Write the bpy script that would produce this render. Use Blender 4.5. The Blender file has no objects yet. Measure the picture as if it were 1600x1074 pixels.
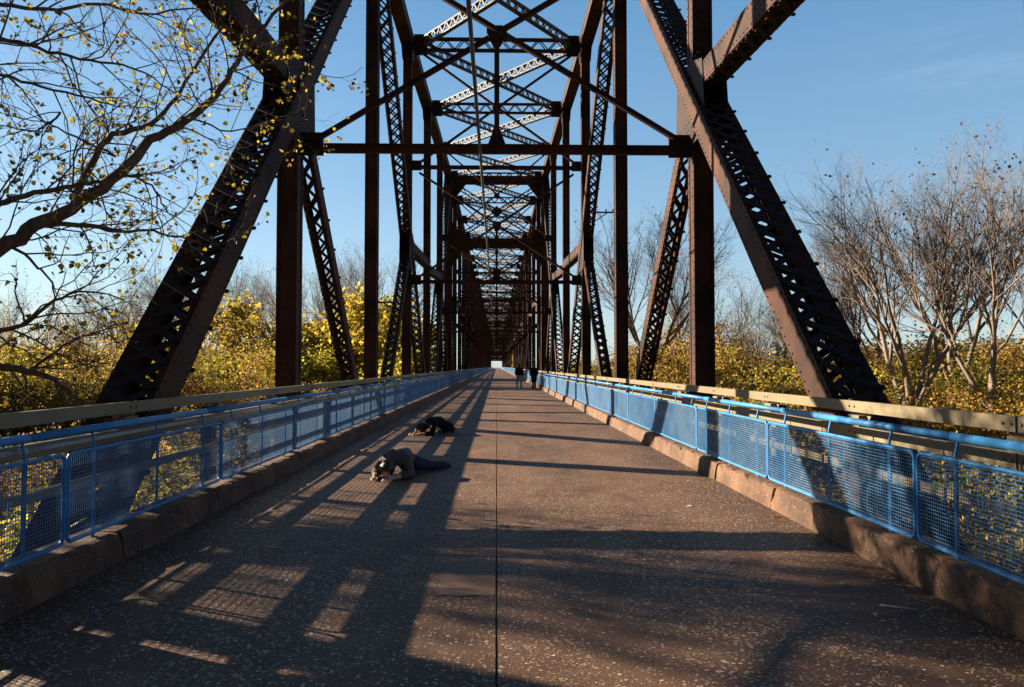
import bpy, math, random
from mathutils import Vector, Matrix, Quaternion
R = math.radians
V = Vector
C = bpy.context.scene.collection
random.seed(7)
EYE = 1.58
FPX, VX, VY = 1120.0, 776.0, 573.0

def at(px, py, Y):
    """point of the place seen in that direction, Y metres down the bridge"""
    return V(((px - VX) / FPX * Y, Y, EYE + (VY - py) / FPX * Y))

# ------------------------------------------------------------------ materials
MATS = {}
def nt(name):
    m = bpy.data.materials.new(name); m.use_nodes = True
    n = m.node_tree; n.nodes.clear()
    out = n.nodes.new('ShaderNodeOutputMaterial')
    b = n.nodes.new('ShaderNodeBsdfPrincipled')
    n.links.new(b.outputs[0], out.inputs['Surface'])
    MATS[name] = m
    return m, n, b, out

def ramp(n, src, stops, interp='LINEAR'):
    r = n.nodes.new('ShaderNodeValToRGB')
    r.color_ramp.interpolation = interp
    e = r.color_ramp.elements
    while len(e) < len(stops): e.new(0.5)
    for i, (p, c) in enumerate(stops):
        e[i].position = p
        e[i].color = (c[0], c[1], c[2], 1) if not isinstance(c, (int, float)) else (c, c, c, 1)
    n.links.new(src, r.inputs[0])
    return r.outputs[0]

def noise(n, scale, detail=4, rough=.6, vec=None, stretch=None):
    t = n.nodes.new('ShaderNodeTexNoise')
    t.inputs['Scale'].default_value = scale
    t.inputs['Detail'].default_value = detail
    t.inputs['Roughness'].default_value = rough
    if vec is None:
        g = n.nodes.new('ShaderNodeNewGeometry'); vec = g.outputs['Position']
    if stretch:
        mp = n.nodes.new('ShaderNodeMapping'); mp.inputs['Scale'].default_value = stretch
        n.links.new(vec, mp.inputs[0]); vec = mp.outputs[0]
    n.links.new(vec, t.inputs['Vector'])
    return t.outputs['Fac']

def mix(n, f, a, b, mode='MIX'):
    m = n.nodes.new('ShaderNodeMix'); m.data_type = 'RGBA'; m.blend_type = mode
    for i, v in ((0, f), (6, a), (7, b)):
        s = m.inputs[i]
        if isinstance(v, (int, float)): s.default_value = v if i == 0 else (v, v, v, 1)
        elif isinstance(v, tuple): s.default_value = (v[0], v[1], v[2], 1)
        else: n.links.new(v, s)
    return m.outputs[2]

def math_(n, op, a, b=None):
    m = n.nodes.new('ShaderNodeMath'); m.operation = op
    for s, v in ((m.inputs[0], a), (m.inputs[1], b)):
        if v is None: continue
        if isinstance(v, (int, float)): s.default_value = v
        else: n.links.new(v, s)
    return m.outputs[0]

def bump(n, b, h, strength, dist=.01):
    u = n.nodes.new('ShaderNodeBump'); u.inputs['Strength'].default_value = strength
    u.inputs['Distance'].default_value = dist
    n.links.new(h, u.inputs['Height']); n.links.new(u.outputs[0], b.inputs['Normal'])

def worn(name, base, alt, worn_c, rough=.6, scale=1.5, bstr=.25, lo=.42, hi=.62, spec=.4, fine=22):
    m, n, b, _ = nt(name)
    f1 = noise(n, scale, 6, .65); f2 = noise(n, fine, 4, .7)
    c = mix(n, ramp(n, f1, [(lo - .1, 0.), (hi, 1.)]), base, alt)
    c = mix(n, ramp(n, f2, [(.56, 0.), (.72, .75)]), c, worn_c)
    n.links.new(c, b.inputs['Base Color'])
    b.inputs['Roughness'].default_value = rough
    b.inputs['Specular IOR Level'].default_value = spec
    bump(n, b, f2, bstr, .004)
    return m

STEEL = worn('rusted_steel', (.016, .0095, .0078), (.082, .030, .017), (.010, .0075, .007), .72, .9, .4, spec=.2, lo=.45, hi=.64)
PLATE = worn('gusset_steel', (.015, .0095, .008), (.035, .019, .014), (.016, .012, .01), .75, 1.3, .3, spec=.25)
LACE = worn('lacing_steel', (.018, .0115, .0095), (.036, .020, .015), (.022, .016, .014), .72, 1.4, .3, spec=.25)
LATL = worn('sunlit_lateral_steel', (.055, .045, .046), (.095, .075, .074), (.04, .033, .033), .6, 1.1, .3, spec=.35)  # paler than the other steel: sun on the laterals put into the colour
BLUE = worn('blue_paint', (.02, .165, .43), (.04, .235, .52), (.11, .075, .06), .5, 3.5, .25, spec=.4, fine=38)
WIRE = worn('blue_wire', (.03, .14, .33), (.12, .24, .40), (.05, .11, .21), .45, 1.1, .05, spec=.45, fine=90)
BEIGE = worn('beige_paint', (.17, .13, .078), (.22, .175, .105), (.11, .07, .04), .6, 1.8, .15, spec=.3, fine=30)
GREY = worn('grey_pipe', (.30, .31, .32), (.38, .38, .37), (.2, .18, .16), .5, 2., .1, spec=.4)
CABLE = worn('cable_sheath', (.05, .045, .042), (.08, .07, .062), (.04, .035, .03), .5, 2., .1)
DARK = worn('dark_steel', (.03, .024, .022), (.05, .035, .03), (.02, .016, .015), .7, 2., .2)

# exposed-aggregate roadway
def make_road():
    m, n, b, _ = nt('exposed_aggregate')
    g = n.nodes.new('ShaderNodeNewGeometry'); pos = g.outputs['Position']
    big = noise(n, .55, 4, .6, pos, (1.4, .5, 1))
    mid = noise(n, 2.3, 5, .65, pos)
    fine = noise(n, 110, 5, .75, pos)
    base = mix(n, ramp(n, big, [(.36, 0.), (.66, 1.)]), (.072, .033, .018), (.215, .108, .06))
    base = mix(n, ramp(n, mid, [(.45, 0.), (.75, .8)]), base, (.26, .15, .088))
    base = mix(n, ramp(n, fine, [(.40, .7), (.58, 0.)]), base, (.04, .019, .011))
    sp_ = n.nodes.new('ShaderNodeSeparateXYZ'); n.links.new(pos, sp_.inputs[0])
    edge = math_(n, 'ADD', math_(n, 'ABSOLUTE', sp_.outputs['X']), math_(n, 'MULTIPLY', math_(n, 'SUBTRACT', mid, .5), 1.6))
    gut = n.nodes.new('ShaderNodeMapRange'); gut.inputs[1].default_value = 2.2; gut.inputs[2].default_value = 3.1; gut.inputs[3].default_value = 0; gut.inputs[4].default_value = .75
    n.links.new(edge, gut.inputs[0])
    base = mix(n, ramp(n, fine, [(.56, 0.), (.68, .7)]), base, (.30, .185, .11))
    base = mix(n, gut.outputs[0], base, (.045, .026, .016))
    stain = ramp(n, noise(n, .9, 5, .75, pos, (1, .45, 1)), [(.56, 0.), (.68, .7)])
    base = mix(n, stain, base, (.04, .022, .014))
    v = n.nodes.new('ShaderNodeTexVoronoi'); v.inputs['Scale'].default_value = 37
    mp = n.nodes.new('ShaderNodeMapping'); mp.inputs['Scale'].default_value = (1, 1.35, 1)
    w = n.nodes.new('ShaderNodeTexNoise'); w.inputs['Scale'].default_value = 25
    n.links.new(pos, w.inputs['Vector'])
    ad = n.nodes.new('ShaderNodeMix'); ad.data_type = 'VECTOR'; ad.inputs[0].default_value = .025
    n.links.new(pos, ad.inputs[4]); n.links.new(w.outputs['Color'], ad.inputs[5])
    n.links.new(ad.outputs[1], mp.inputs[0]); n.links.new(mp.outputs[0], v.inputs['Vector'])
    sep = n.nodes.new('ShaderNodeSeparateColor'); n.links.new(v.outputs['Color'], sep.inputs[0])
    # stones of unequal size: the radius of each comes from its own cell
    rad = math_(n, 'MULTIPLY', math_(n, 'POWER', sep.outputs[1], 1.3), .46)
    stone = ramp(n, math_(n, 'SUBTRACT', math_(n, 'ADD', rad, .12), v.outputs['Distance']), [(0.0, 0.), (.15, 1.)])
    cover = ramp(n, noise(n, 1.0, 5, .62, pos, (1, .7, 1)), [(.37, .18), (.54, 1.)])
    pick = math_(n, 'LESS_THAN', sep.outputs[0], cover)
    sm = math_(n, 'MULTIPLY', stone, pick)
    scol = ramp(n, sep.outputs[2], [(0., (.10, .07, .05)), (.35, (.30, .19, .12)), (.7, (.54, .42, .30)), (1., (.72, .63, .5))])
    v2 = n.nodes.new('ShaderNodeTexVoronoi'); v2.inputs['Scale'].default_value = 68
    n.links.new(mp.outputs[0], v2.inputs['Vector'])
    s2 = n.nodes.new('ShaderNodeSeparateColor'); n.links.new(v2.outputs['Color'], s2.inputs[0])
    st2 = ramp(n, math_(n, 'SUBTRACT', math_(n, 'MULTIPLY', s2.outputs[1], .5), v2.outputs['Distance']), [(0.0, 0.), (.08, 1.)])
    st2 = math_(n, 'MULTIPLY', st2, math_(n, 'LESS_THAN', s2.outputs[0], math_(n, 'MULTIPLY', cover, .8)))
    base = mix(n, st2, base, ramp(n, s2.outputs[2], [(0., (.06, .035, .022)), (.4, (.24, .14, .08)), (1., (.46, .34, .23))]))
    c = mix(n, sm, base, scol)
    n.links.new(c, b.inputs['Base Color'])
    rg = mix(n, sm, .62, .38)
    n.links.new(rg, b.inputs['Roughness'])
    b.inputs['Specular IOR Level'].default_value = .35
    h = math_(n, 'ADD', math_(n, 'ADD', math_(n, 'MULTIPLY', sm, .8), math_(n, 'MULTIPLY', st2, .5)), math_(n, 'MULTIPLY', fine, .7))
    bump(n, b, h, .55, .006)
    return m
ROAD = make_road()
PATCH = worn('smooth_patch', (.13, .07, .04), (.21, .125, .075), (.09, .05, .03), .6, 2.6, .3, fine=70)

def make_curb():
    m, n, b, _ = nt('curb_concrete')
    g = n.nodes.new('ShaderNodeNewGeometry'); pos = g.outputs['Position']
    f = noise(n, 1.6, 5, .65, pos); k = noise(n, 60, 4, .7, pos)
    c = mix(n, ramp(n, f, [(.35, 0.), (.65, 1.)]), (.055, .026, .014), (.20, .10, .05))
    c = mix(n, ramp(n, k, [(.3, .6), (.5, 0.)]), c, (.07, .042, .028))
    v = n.nodes.new('ShaderNodeTexVoronoi'); v.inputs['Scale'].default_value = 48
    n.links.new(pos, v.inputs['Vector'])
    sep = n.nodes.new('ShaderNodeSeparateColor'); n.links.new(v.outputs['Color'], sep.inputs[0])
    st = math_(n, 'MULTIPLY', ramp(n, v.outputs['Distance'], [(.22, 1.), (.3, 0.)]), math_(n, 'LESS_THAN', sep.outputs[0], .12))
    c = mix(n, st, c, (.36, .27, .19))
    n.links.new(c, b.inputs['Base Color']); b.inputs['Roughness'].default_value = .8
    bump(n, b, math_(n, 'ADD', k, math_(n, 'MULTIPLY', f, 2.)), .8, .02)
    return m
CURB = make_curb()

def make_ground():
    m, n, b, _ = nt('leaf_litter')
    f = noise(n, .25, 6, .7); k = noise(n, 5, 5, .75)
    c = mix(n, ramp(n, f, [(.35, 0.), (.65, 1.)]), (.055, .06, .022), (.12, .085, .035))
    c = mix(n, ramp(n, k, [(.5, 0.), (.7, 1.)]), c, (.17, .13, .045))
    n.links.new(c, b.inputs['Base Color']); b.inputs['Roughness'].default_value = .95
    bump(n, b, k, 1., .2)
    return m
GROUND = make_ground()

def bark(name, a, bb):
    m, n, b, _ = nt(name)
    k = noise(n, 9, 5, .7, None, (1, 1, .3))
    n.links.new(mix(n, ramp(n, k, [(.35, 0.), (.65, 1.)]), a, bb), b.inputs['Base Color'])
    b.inputs['Roughness'].default_value = .9
    bump(n, b, k, .6, .02)
    return m
BARK = bark('grey_bark', (.15, .12, .10), (.34, .28, .235))
BARK2 = bark('dark_bark', (.06, .043, .032), (.16, .12, .09))
TWIG = bark('pale_twigs', (.14, .104, .082), (.28, .215, .17))

def leafmat(name, stops, trans=.45, vmin=.95):
    m, n, b, out = nt(name)
    g = n.nodes.new('ShaderNodeNewGeometry')
    c = ramp(n, g.outputs['Random Per Island'], stops)
    oi = n.nodes.new('ShaderNodeObjectInfo'); hs = n.nodes.new('ShaderNodeHueSaturation')
    n.links.new(math_(n, 'ADD', math_(n, 'MULTIPLY', oi.outputs['Random'], .05), .475), hs.inputs['Hue'])
    n.links.new(math_(n, 'ADD', math_(n, 'MULTIPLY', math_(n, 'FRACT', math_(n, 'MULTIPLY', oi.outputs['Random'], 7.3)), .5), vmin), hs.inputs['Value'])
    n.links.new(c, hs.inputs['Color']); c = hs.outputs[0]
    n.links.new(c, b.inputs['Base Color']); b.inputs['Roughness'].default_value = .6
    b.inputs['Specular IOR Level'].default_value = .25
    t = n.nodes.new('ShaderNodeBsdfTranslucent'); n.links.new(c, t.inputs['Color'])
    x = n.nodes.new('ShaderNodeMixShader'); x.inputs[0].default_value = trans
    n.links.new(b.outputs[0], x.inputs[1]); n.links.new(t.outputs[0], x.inputs[2])
    n.links.new(x.outputs[0], out.inputs['Surface'])
    return m
L_YEL = leafmat('yellow_leaves', [(0, (.11, .13, .025)), (.25, (.27, .25, .035)), (.55, (.45, .38, .045)), (.85, (.54, .43, .065)), (1, (.3, .21, .05))], .58, 1.0)
L_GOLD = leafmat('golden_leaves', [(0, (.09, .08, .025)), (.3, (.24, .165, .038)), (.65, (.45, .275, .048)), (.9, (.54, .36, .07)), (1, (.2, .12, .04))], .52, .95)
L_OLIVE = leafmat('olive_leaves', [(0, (.045, .05, .014)), (.4, (.12, .11, .025)), (.75, (.24, .18, .03)), (1, (.34, .22, .04))])
L_NEAR = leafmat('cottonwood_leaves', [(0, (.05, .05, .014)), (.35, (.13, .11, .018)), (.65, (.30, .26, .022)), (.88, (.46, .39, .035)), (1, (.28, .18, .02))], .62, 1.05)
L_BROWN = leafmat('brown_leaves', [(0, (.06, .035, .016)), (.6, (.16, .085, .035)), (1, (.24, .15, .05))])

def cloth(name, col, rough=.85, spec=.2):
    m, n, b, _ = nt(name)
    k = noise(n, 14, 4, .6)
    n.links.new(mix(n, ramp(n, k, [(.35, 0.), (.65, 1.)]), tuple(x * .75 for x in col), tuple(min(1, x * 1.2) for x in col)), b.inputs['Base Color'])
    b.inputs['Roughness'].default_value = rough; b.inputs['Specular IOR Level'].default_value = spec
    bump(n, b, k, .4, .02)
    return m
SKIN = cloth('skin', (.70, .47, .32), .5, .4)
BLACKC = cloth('black_cloth', (.012, .012, .014), .8)
GREYC = cloth('grey_jacket', (.12, .10, .105), .8)
DENIM = cloth('blue_denim', (.03, .048, .085))
PALE = cloth('pale_jeans', (.36, .40, .50))
HAIRD = cloth('dark_hair', (.05, .028, .016), .45, .5)
HAIRB = cloth('black_hair', (.010, .008, .008), .45, .5)
SHOE = cloth('dark_shoe', (.03, .028, .03), .6)
SOLE = cloth('pale_sole', (.4, .38, .34), .7)
WHITE = cloth('white_litter_sunspot', (.55, .55, .56), .6)  # pale litter, and the painted sunlight on the lying person's shoulder

# ------------------------------------------------------------------ mesh builder
class MB:
    def __init__(s): s.v = []; s.f = []; s.sm = []
    def add(s, vs, fs, smooth=False):
        o = len(s.v); s.v += [tuple(p) for p in vs]
        s.f += [tuple(i + o for i in f) for f in fs]; s.sm += [smooth] * len(fs)
        return s
    def box(s, lo, hi):
        x0, y0, z0 = lo; x1, y1, z1 = hi
        s.add([(x0, y0, z0), (x1, y0, z0), (x1, y1, z0), (x0, y1, z0), (x0, y0, z1), (x1, y0, z1), (x1, y1, z1), (x0, y1, z1)],
              [(3, 2, 1, 0), (4, 5, 6, 7), (0, 1, 5, 4), (1, 2, 6, 5), (2, 3, 7, 6), (3, 0, 4, 7)])
        return s
    def obox(s, o, ax, ay, az, lo, hi):
        x0, y0, z0 = lo; x1, y1, z1 = hi
        P = [(x0, y0, z0), (x1, y0, z0), (x1, y1, z0), (x0, y1, z0), (x0, y0, z1), (x1, y0, z1), (x1, y1, z1), (x0, y1, z1)]
        s.add([o + ax * a + ay * b + az * c for a, b, c in P],
              [(3, 2, 1, 0), (4, 5, 6, 7), (0, 1, 5, 4), (1, 2, 6, 5), (2, 3, 7, 6), (3, 0, 4, 7)])
        return s
    def bar(s, p, q, w, d, side=V((1, 0, 0))):
        p = V(p); q = V(q); a = (q - p); L = a.length; a.normalize()
        sd = side - a * side.dot(a)
        if sd.length < 1e-4: sd = V((0, 1, 0))
        sd.normalize(); dd = a.cross(sd)
        return s.obox(p, sd, dd, a, (-w / 2, -d / 2, 0), (w / 2, d / 2, L))
    def tube(s, pts, rad, k=6, smooth=True, caps=True):
        n = len(pts)
        if isinstance(rad, (int, float)): rad = [rad] * n
        t0 = (pts[1] - pts[0]).normalized()
        u = t0.orthogonal().normalized(); vs = []
        for i, p in enumerate(pts):
            t = (pts[min(i + 1, n - 1)] - pts[max(i - 1, 0)])
            if t.length < 1e-7: t = t0
            t = t.normalized()
            u = u - t * u.dot(t)
            if u.length < 1e-5: u = t.orthogonal()
            u.normalize(); w = t.cross(u)
            for j in range(k):
                a = 2 * math.pi * j / k
                vs.append(p + (u * math.cos(a) + w * math.sin(a)) * rad[i])
        fs = []
        for i in range(n - 1):
            for j in range(k):
                a = i * k + j; b = i * k + (j + 1) % k
                fs.append((a, b, b + k, a + k))
        if caps:
            fs.append(tuple(range(k - 1, -1, -1))); fs.append(tuple(range((n - 1) * k, n * k)))
        return s.add(vs, fs, smooth)
    def rivet(s, p, nrm, r=.016, h=.014):
        u = nrm.orthogonal().normalized(); w = nrm.cross(u)
        vs = [p + (u * math.cos(a) + w * math.sin(a)) * r for a in (0, 1.257, 2.513, 3.77, 5.027)]
        vs += [p + (u * math.cos(a) + w * math.sin(a)) * r * .6 + nrm * h for a in (0, 1.257, 2.513, 3.77, 5.027)]
        s.add(vs, [(i, (i + 1) % 5, 5 + (i + 1) % 5, 5 + i) for i in range(5)] + [(5, 6, 7, 8, 9)])
    def mesh(s, name, mat, origin=None):
        me = bpy.data.meshes.new(name)
        vs = s.v if origin is None else [(x - origin[0], y - origin[1], z - origin[2]) for x, y, z in s.v]
        me.from_pydata(vs, [], s.f)
        me.polygons.foreach_set('use_smooth', s.sm)
        me.materials.append(mat); me.update()
        return me
    def build(s, name, mat, parent=None, loc=None):
        org = parent.location if (parent and loc is None) else None
        if parent and parent.parent: org = parent.parent.location + parent.location if loc is None else None
        me = s.mesh(name, mat, org)
        o = bpy.data.objects.new(name, me); C.objects.link(o)
        if parent: o.parent = parent
        if loc is not None: o.location = loc
        return o

def tag(o, label=None, cat=None, group=None, kind=None):
    if label: o['label'] = label
    if cat: o['category'] = cat
    if group: o['group'] = group
    if kind: o['kind'] = kind
    return o
def empty(name, loc, label, cat, group=None):
    o = bpy.data.objects.new(name, None); o.empty_display_size = .2; C.objects.link(o); o.location = loc
    return tag(o, label, cat, group)
def kids(o): return [c for c in bpy.data.objects if c.parent == o]
def copy_tree(o, parent=None):
    c = o.copy(); C.objects.link(c)
    if parent: c.parent = parent
    for ch in o.children: copy_tree(ch, c)
    return c

# ------------------------------------------------------------------ bridge truss
P = 9.05; Y0 = 4.82; XT = 4.0; ZB = -2.1
def yn(n): return Y0 + P * n
ZTOP = {-2: 14.6, -1: 15.0, 0: 15.4, 1: 15.75, 2: 16.05, 3: 16.2, 4: 16.6, 5: 17.05, 6: 17.5}
def zt(n): return ZTOP.get(n, 17.6)
def zmid(n):
    e = n - 1 if (n - 1) % 4 == 2 else n + 1
    return (ZB + zt(e)) / 2

def frame(p, q):
    a = (q - p); L = a.length; a.normalize()
    s = V((1, 0, 0)); s = (s - a * s.dot(a)).normalized(); d = a.cross(s)
    return a, s, d, L

def laced(body, lace, p, q, W, D, pitch=.34, bw=.065, rivets=False, e0=.9, e1=.9, single=False):
    p = V(p); q = V(q); a, s, d, L = frame(p, q)
    t = .025
    for sg in (-1, 1):
        lo, hi = sorted((sg * W / 2, sg * (W / 2 - t)))
        body.obox(p, s, d, a, (lo, -D / 2, 0), (hi, D / 2, L))
        for f in (-1, 1):
            lo, hi = sorted((sg * (W / 2 - t - .001), sg * (W / 2 - .085)))
            z0, z1 = sorted((f * (D / 2 - .014), f * (D / 2 + .002)))
            body.obox(p, s, d, a, (lo, z0, 0), (hi, z1, L))
        if rivets:
            k = .15
            while k < L:
                for f in (-1, 1):
                    body.rivet(p + s * sg * (W / 2) + d * f * (D / 2 - .06) + a * k, s * sg)
                    body.rivet(p + s * sg * (W / 2 - .03) + d * f * (D / 2 + .002) + a * k, d * f, .02, .024)
                k += .16
    for f in (-1, 1):
        o = f * (D / 2 + .003)
        for st, en in ((0, e0), (L - e1, L)):
            z0, z1 = sorted((o, o + f * .012))
            body.obox(p, s, d, a, (-(W / 2 - .03), z0, st), (W / 2 - .03, z1, en))
        w = W / 2 - .05
        n = max(2, int((L - e0 - e1) / pitch)); dz = (L - e0 - e1) / n
        for i in range(n):
            z0 = e0 + i * dz; z1 = z0 + dz
            for sg, lay in (((1, 0), (-1, 1)) if not single else (((1, 0),) if i % 2 else ((-1, 0),))):
                off = o + f * (.001 + .013 * lay)
                lace.bar(p + s * (-sg * w) + d * (off + f * .006) + a * z0, p + s * (sg * w) + d * (off + f * .006) + a * z1, bw, .012,
                         (s * (z1 - z0) - a * (2 * w * sg)))
                if rivets:
                    lace.rivet(p + s * (-sg * w) + d * (off + f * .012) + a * z0, d * f, .02, .024)
                    if lay == 0 and i % 2 == 0: lace.bar(p + s * (sg * (W / 2 - .02)) + d * (off + f * .02) + a * z1, p + s * (sg * (W / 2 + .028)) + d * (off + f * .02) + a * z1, .05, .03, a)

def girder(body, lace, p, q, depth, width=.24, ch=.07, pitch=.42, two=True, bw=.05):
    """a shallow laced girder: two pairs of angles, zigzag lacing between"""
    p = V(p); q = V(q); a = (q - p); L = a.length; a.normalize()
    up = V((0, 0, 1)); up = (up - a * up.dot(a)).normalized(); s = a.cross(up)
    for f in (-1, 1):
        z0, z1 = sorted((f * depth / 2, f * (depth / 2 - ch)))
        body.obox(p, s, up, a, (-width / 2, z0, 0), (width / 2, z1, L))
    n = max(2, int(L / pitch)); dz = L / n; h = depth / 2 - ch * .6
    for sx in ((-1, 1) if two else (1,)):
        for i in range(n):
            sg = 1 if i % 2 else -1
            lace.bar(p + s * sx * (width / 2 + .007) + up * (-sg * h) + a * (i * dz), p + s * sx * (width / 2 + .007) + up * (sg * h) + a * ((i + 1) * dz), bw, .012,
                     up * dz - a * (2 * h * sg))

def solid_member(mb, p, q, W, D, rivets=False):
    p = V(p); q = V(q); a, s, d, L = frame(p, q)
    for sg in (-1, 1):
        lo, hi = sorted((sg * W / 2, sg * (W / 2 - .03)))
        mb.obox(p, s, d, a, (lo, -D / 2, 0), (hi, D / 2, L))
        lo, hi = sorted((sg * (D / 2 - .03), sg * (D / 2 - .055)))
        mb.obox(p, s, d, a, (-(W / 2 - .031), lo, 0), (W / 2 - .031, hi, L))
        lo, hi = sorted((sg * W / 2, sg * (W / 2 + .014)))
        for f in (-1, 1):
            z0, z1 = sorted((f * D / 2, f * (D / 2 - .10)))
            mb.obox(p, s, d, a, (lo, z0, 0), (hi, z1, L))
            if rivets:
                k = .1
                while k < L:
                    mb.rivet(p + s * sg * (W / 2 + .014) + d * f * (D / 2 - .05) + a * k, s * sg)
                    k += .16

class Span:
    """collects the parts of one truss span; merged = one mesh without parts"""
    def __init__(s, root, merged=False):
        s.root = root; s.merged = merged; s.all = MB()
    def part(s, name, mb, mat, sub=None, submat=None, subname='lacing', label=None):
        if s.merged:
            for m in (mb, sub):
                if m is not None: s.all.add(m.v, m.f)
            return
        o = mb.build(name, mat, s.root)
        if label: o['label'] = label
        if sub is not None and sub.f:
            me = sub.mesh(subname, submat, s.root.location)
            c = bpy.data.objects.new(subname, me); C.objects.link(c); c.parent = o
        return o

def plate_poly(mb, x0, x1, pts):
    """extrude a polygon in the YZ plane along X"""
    n = len(pts)
    vs = [(x0, y, z) for y, z in pts] + [(x1, y, z) for y, z in pts]
    mb.add(vs, [tuple(range(n - 1, -1, -1)), tuple(range(n, 2 * n))] + [(i, (i + 1) % n, n + (i + 1) % n, n + i) for i in range(n)])
def plate_xz(mb, y0, y1, pts):
    n = len(pts)
    vs = [(x, y0, z) for x, z in pts] + [(x, y1, z) for x, z in pts]
    mb.add(vs, [tuple(range(n)), tuple(range(2 * n - 1, n - 1, -1))] + [((i + 1) % n, i, n + i, n + (i + 1) % n) for i in range(n)])

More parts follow.
